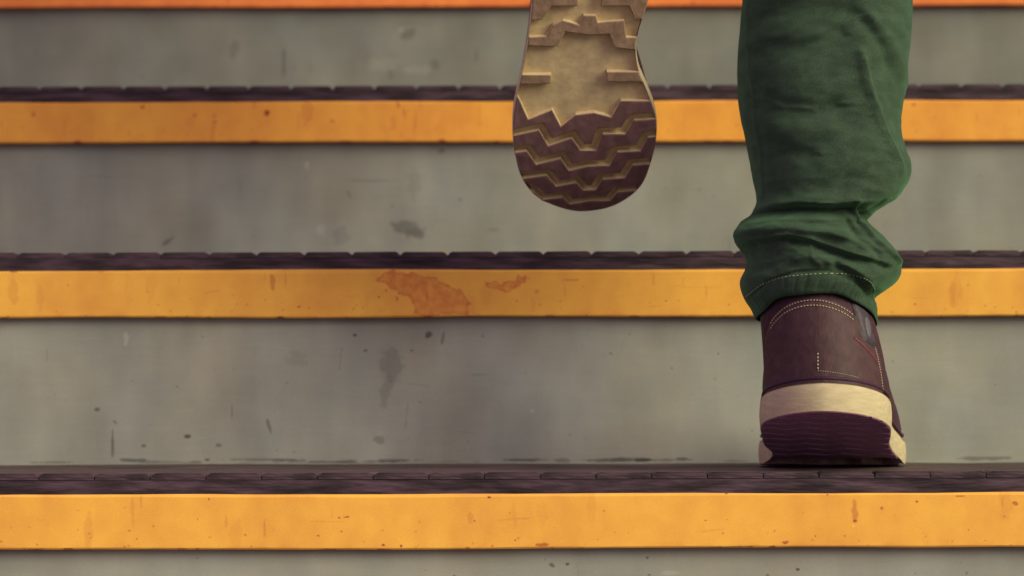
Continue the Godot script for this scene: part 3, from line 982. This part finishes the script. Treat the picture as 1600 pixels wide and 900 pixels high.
func cloth_point(sil: Array, fs: Array, nz: FastNoiseLite, th: float, h: float, inset: float) -> Vector3:
	var e := edges_at(sil, h * 1000.0)
	var cx := (e.x + e.y) * 0.5
	var hw := (e.y - e.x) * 0.5
	var sn := sin(th)
	var cs := cos(th)
	var hd := 54.5 + 0.35 * (hw - 42.0) + 0.03 * maxf(0.0, h * 1000.0 - 90.0)
	var x := cx + hw * signf(sn) * pow(absf(sn), 0.86)
	var disp := 0.0
	if cs > -0.25:
		for f in fs:
			var pts: Array = f[0]
			var best := 1.0
			for i in pts.size() - 1:
				var a: Vector2 = pts[i]
				var b: Vector2 = pts[i + 1]
				var p := Vector2(x, h * 1000.0)
				if absf(p.y - a.y) > 45.0:
					continue
				var ab := b - a
				var q := clampf((p - a).dot(ab) / ab.length_squared(), 0.0, 1.0)
				var off := p - (a + ab * q)
				var w: float = (f[2] if off.y > 0.0 else f[3]) * 0.8
				best = minf(best, 1.0 - exp(-off.length_squared() / (w * w)))
			disp += f[1] * 1.35 * (1.0 - best)
		disp *= smoothstep(-0.25, 0.15, cs)
	disp += nz.get_noise_3d(x, h * 1000.0 * 1.4, cs * 40.0) * 1.8
	# small sharp wrinkles, thickest where the cloth bunches above the boot
	var bunch := smoothstep(0.16, 0.11, h) * smoothstep(0.075, 0.095, h) * 1.1 + 0.35 * smoothstep(0.1, 0.6, sn) + 0.22
	if h > 0.0 and bunch > 0.05:
		var up := h * 1000.0
		var ridge := 1.0 - absf(nz.get_noise_3d(x * 0.55 + up * 0.25 * sn + 300.0, up * 2.6, 80.0)) * 3.0
		disp += clampf(ridge, -0.6, 1.0) * 0.9 * bunch
		disp += nz.get_noise_3d(x * 2.6 - up, up * 3.2 + x, 500.0) * 0.7 * bunch
	# puckers along the sewn hem
	var above := (h - hem_height(th)) * 1000.0
	disp += 0.42 * sin(th * 46.0 + above * 0.12 + nz.get_noise_1d(th * 300.0) * 4.0) * smoothstep(-1.0, 3.0, above) * smoothstep(17.0, 11.5, above)
	var dz := hd * cs + disp * maxf(0.25, cs)
	var dx := disp * sn * 0.35
	return Vector3((x + dx - inset * sn) * 0.001, EYE + h, -(leg_centre(h) - (dz - inset * cs) * 0.001))

func hem_height(th: float) -> float:
	return 0.0722 - 0.0115 * sin(th) * sin(th) - 0.006 * (1.0 - cos(th)) - 0.0025 * sin(th) + 0.0006 * sin(th * 7.0)

func build_person() -> void:
	var person := thing("person", "person in green trousers and brown boots with cream soles climbing the stairs", "person")
	# the foot that stands on the tread, heel raised; and the one that swings, sole to the camera
	var planted := Bend.new(func(u): return lerpf(-9.0, 0.0, smoothstep(0.0, 45.0, u)) + 12.2 * smoothstep(72.0, 125.0, u))
	make_shoe(person, planted, -1.0, "boot planted on the tread with its heel raised", Vector3(0.2405, EYE + TREAD0 + 0.0088, -2.066), deg_to_rad(-7.0))
	var lifted := Bend.new(func(u): return (lerpf(30.0, 55.0, u / 80.0) if u < 80.0 else lerpf(55.0, 62.0, clampf((u - 80.0) / 60.0, 0.0, 1.0))))
	make_shoe(person, lifted, 1.0, "boot lifted toe down so that its whole tread shows", Vector3(0.0530, EYE + 0.1435, -1.985), 0.0)

	# ---- right trouser leg, as far as the knee
	var sil := silhouette()
	var fs := folds()
	var nz := noise(801, 0.022, 3)
	var rows := []
	var C := 300
	var R := 280
	for r in 7:      # the inside of the hem
		var row := PackedVector3Array()
		for c in C:
			var th := TAU * c / C
			row.append(cloth_point(sil, fs, nz, th, hem_height(th) + 0.03 * (1.0 - r / 6.0) - (0.0005 if r == 6 else 0.0), 2.4 - (0.9 if r == 6 else 0.0)))
		rows.append(row)
	for r in R + 1:
		var f := float(r) / R
		var row := PackedVector3Array()
		for c in C:
			var th := TAU * c / C
			var hh := hem_height(th)
			row.append(cloth_point(sil, fs, nz, th, lerpf(hh, 0.43, 0.62 * f + 0.38 * f * f), 0.6 if r == 0 else 0.0))
		rows.append(row)
	var b := Mb.new()
	b.patch(rows, true, false)
	# hips, thighs and the other leg
	var K := sdf([
		[Vector3(0.233, 0.36, 1.945), Vector3(0.236, 0.45, 1.975), 0.062, 0.070], [Vector3(0.236, 0.45, 1.975), Vector3(0.225, 0.87, 1.9), 0.070, 0.092],
		[Vector3(0.046, 0.46, 1.93), Vector3(0.04, 0.62, 2.24), 0.056, 0.072], [Vector3(0.04, 0.62, 2.24), Vector3(0.05, 0.87, 1.92), 0.074, 0.095],
		[Vector3(0.09, 0.90, 1.89), Vector3(0.18, 0.90, 1.89), 0.115, 0.115], [Vector3(0.135, 0.90, 1.9), Vector3(0.135, 1.0, 1.91), 0.13, 0.13]], 0.03, 0.011)
	b.v.append_array(K.v)
	b.n.append_array(K.n)
	b.t.append_array(K.t)
	var from := b.v.size() - K.v.size()
	for i in K.ix:
		b.ix.append(i + from)
	var body_bones := [
		[Vector3(0.209, 0.055, 1.872), Vector3(0.204, 0.15, 1.89), 0.026, 0.03], [Vector3(0.204, 0.15, 1.89), Vector3(0.233, 0.42, 1.975), 0.03, 0.05], [Vector3(0.233, 0.42, 1.975), Vector3(0.22, 0.87, 1.9), 0.05, 0.075],
		[Vector3(0.05, 0.37, 1.88), Vector3(0.04, 0.61, 2.24), 0.034, 0.05], [Vector3(0.04, 0.61, 2.24), Vector3(0.05, 0.87, 1.91), 0.05, 0.075],
		[Vector3(0.135, 0.92, 1.9), Vector3(0.135, 1.3, 1.96), 0.11, 0.125], [Vector3(0.0, 1.37, 1.965), Vector3(0.27, 1.37, 1.965), 0.06, 0.06],
		[Vector3(0.135, 1.38, 1.97), Vector3(0.135, 1.5, 2.01), 0.055, 0.052], [Vector3(0.135, 1.56, 2.02), Vector3(0.135, 1.64, 2.0), 0.072, 0.088],
		[Vector3(0.135, 1.52, 2.06), Vector3(0.135, 1.58, 2.075), 0.04, 0.045], [Vector3(0.135, 1.565, 2.118), Vector3(0.135, 1.59, 2.105), 0.012, 0.008],
		[Vector3(0.054, 1.58, 2.01), Vector3(0.052, 1.61, 2.005), 0.014, 0.018], [Vector3(0.216, 1.58, 2.01), Vector3(0.218, 1.61, 2.005), 0.014, 0.018]]
	for s in [[Vector3(0.32, 1.38, 1.96), Vector3(0.38, 1.11, 1.93), Vector3(0.37, 0.93, 2.06), 1.0], [Vector3(-0.05, 1.38, 1.96), Vector3(-0.11, 1.11, 1.97), Vector3(-0.1, 0.91, 1.88), -1.0]]:
		body_bones.append([s[0], s[1], 0.048, 0.04])
		body_bones.append([s[1], s[2], 0.038, 0.027])
		var go: Vector3 = (s[2] - s[1]).normalized()
		var over := Vector3(0, 0, 1).cross(go).normalized().cross(go).normalized()
		body_bones.append([s[2], s[2] + go * 0.075, 0.026, 0.03])
		for k in 4:
			var root: Vector3 = s[2] + go * 0.085 + over * (k - 1.5) * 0.019
			var tip: Vector3 = root + (go * 0.9 + Vector3(-0.25 * s[3], 0, 0)) * [0.062, 0.075, 0.07, 0.052][k]
			body_bones.append([root, tip, 0.0095, 0.008])
		body_bones.append([s[2] + go * 0.03 - over * 0.025, s[2] + go * 0.075 - over * 0.05, 0.012, 0.009])
	var body := put("body", sdf(body_bones, 0.012, 0.011).commit(), person, M.skin)
	var trousers := put("trousers", b.commit(), person, M.cloth)
	var jk := sdf([
		[Vector3(0.135, 0.86, 1.895), Vector3(0.135, 1.02, 1.91), 0.15, 0.142], [Vector3(0.135, 1.02, 1.91), Vector3(0.135, 1.3, 1.955), 0.14, 0.15], [Vector3(0.01, 1.37, 1.965), Vector3(0.26, 1.37, 1.965), 0.075, 0.075],
		[Vector3(0.32, 1.38, 1.96), Vector3(0.38, 1.11, 1.93), 0.064, 0.056], [Vector3(0.38, 1.11, 1.93), Vector3(0.371, 0.95, 2.045), 0.053, 0.042],
		[Vector3(-0.05, 1.38, 1.96), Vector3(-0.11, 1.11, 1.97), 0.064, 0.056], [Vector3(-0.11, 1.11, 1.97), Vector3(-0.101, 0.93, 1.89), 0.053, 0.042],
		[Vector3(0.135, 1.4, 1.97), Vector3(0.135, 1.45, 1.99), 0.07, 0.064]], 0.03, 0.013)
	put("jacket", jk.commit(), person, M.jacket)
	var hr := sdf([[Vector3(0.135, 1.6, 1.985), Vector3(0.135, 1.66, 1.995), 0.088, 0.088], [Vector3(0.135, 1.55, 1.965), Vector3(0.135, 1.6, 1.98), 0.06, 0.08]], 0.02, 0.008)
	put("hair", hr.commit(), person, M.hair)
	# ---- hem seam
	var sb := Mb.new()
	var c := -1.45
	while c < 1.45:
		var pa := cloth_point(sil, fs, nz, c, hem_height(c) + 0.0128, -0.15)
		var pb := cloth_point(sil, fs, nz, c + 0.03, hem_height(c + 0.03) + 0.0128, -0.15)
		sb.stitch(pa, pb, Vector3(sin(c), 0, cos(c)), 0.00032)
		c += 0.05
	var seam := put("hem_stitching", sb.commit(), trousers, M.thread_green)
	seam.set_meta("kind", "stuff")

# ---------------------------------------------------------------- rounded bodies: smooth union of tapered capsules, meshed as surface nets
func sdf(bones: Array, blend: float, cell: float) -> Mb:
	var lo := Vector3(9, 9, 9)
	var hi := -lo
	var bs := []
	for b in bones:      # given as (x, height above the lens, distance)
		var p := Vector3(b[0].x, b[0].y + EYE, -b[0].z)
		var q := Vector3(b[1].x, b[1].y + EYE, -b[1].z)
		var r := maxf(b[2], b[3]) + blend + cell * 2.0
		lo = lo.min(p.min(q) - Vector3.ONE * r)
		hi = hi.max(p.max(q) + Vector3.ONE * r)
		bs.append([p, q, float(b[2]), float(b[3])])
	var nx := int((hi.x - lo.x) / cell) + 2
	var ny := int((hi.y - lo.y) / cell) + 2
	var nzz := int((hi.z - lo.z) / cell) + 2
	var F := PackedFloat32Array()
	F.resize(nx * ny * nzz)
	F.fill(1.0)
	for b in bs:
		var p: Vector3 = b[0]
		var q: Vector3 = b[1]
		var pq := q - p
		var ll := maxf(pq.length_squared(), 1e-9)
		var r: float = maxf(b[2], b[3]) + blend + cell * 1.5
		var a0 := ((p.min(q) - Vector3.ONE * r - lo) / cell).floor()
		var a1 := ((p.max(q) + Vector3.ONE * r - lo) / cell).ceil()
		for z in range(maxi(0, int(a0.z)), mini(nzz, int(a1.z) + 1)):
			for y in range(maxi(0, int(a0.y)), mini(ny, int(a1.y) + 1)):
				for x in range(maxi(0, int(a0.x)), mini(nx, int(a1.x) + 1)):
					var g := lo + Vector3(x, y, z) * cell
					var t := clampf((g - p).dot(pq) / ll, 0.0, 1.0)
					var d: float = g.distance_to(p + pq * t) - lerpf(b[2], b[3], t)
					var i := (z * ny + y) * nx + x
					var o := F[i]
					var h := maxf(blend - absf(o - d), 0.0) / blend
					F[i] = minf(o, d) - h * h * blend * 0.25
	var m := Mb.new()
	var at := {}
	var step := [1, nx, nx * ny]
	for z in nzz - 1:
		for y in ny - 1:
			var row := (z * ny + y) * nx
			for x in nx - 1:
				var i := row + x
				var s := 0
				for c in 8:
					if F[i + (c & 1) + ((c >> 1) & 1) * nx + (c >> 2) * nx * ny] < 0.0:
						s += 1
				if s == 0 or s == 8:
					continue
				var sum := Vector3.ZERO
				var k := 0
				for c in 8:
					var ca := Vector3(c & 1, (c >> 1) & 1, c >> 2)
					var fa := F[i + (c & 1) + ((c >> 1) & 1) * nx + (c >> 2) * nx * ny]
					for ax in 3:
						if c & (1 << ax):
							continue
						var fb := F[i + (c & 1) + ((c >> 1) & 1) * nx + (c >> 2) * nx * ny + step[ax]]
						if (fa < 0.0) != (fb < 0.0):
							var e := ca
							e[ax] += fa / (fa - fb)
							sum += e
							k += 1
				at[i] = m.v.size()
				m.v.append(lo + (Vector3(x, y, z) + sum / k) * cell)
				m.n.append(Vector3.ZERO)
				m.t.append(Vector2.ZERO)
	for i in at:
		for ax in 3:
			var fa := F[i]
			var fb := F[i + step[ax]]
			if (fa < 0.0) == (fb < 0.0):
				continue
			var u: int = step[(ax + 1) % 3]
			var w: int = step[(ax + 2) % 3]
			if not (at.has(i - u) and at.has(i - w) and at.has(i - u - w)):
				continue
			var q := [at[i], at[i - u], at[i - u - w], at[i - w]]
			if fa < 0.0:
				q.reverse()
			m.ix.append_array(PackedInt32Array([q[0], q[1], q[2], q[0], q[2], q[3]]))
			var g := (m.v[q[2]] - m.v[q[0]]).cross(m.v[q[1]] - m.v[q[0]]) + (m.v[q[3]] - m.v[q[0]]).cross(m.v[q[2]] - m.v[q[0]])
			for j in 4:
				m.n[q[j]] += g
	for i in m.n.size():
		m.n[i] = m.n[i].normalized()
	return m
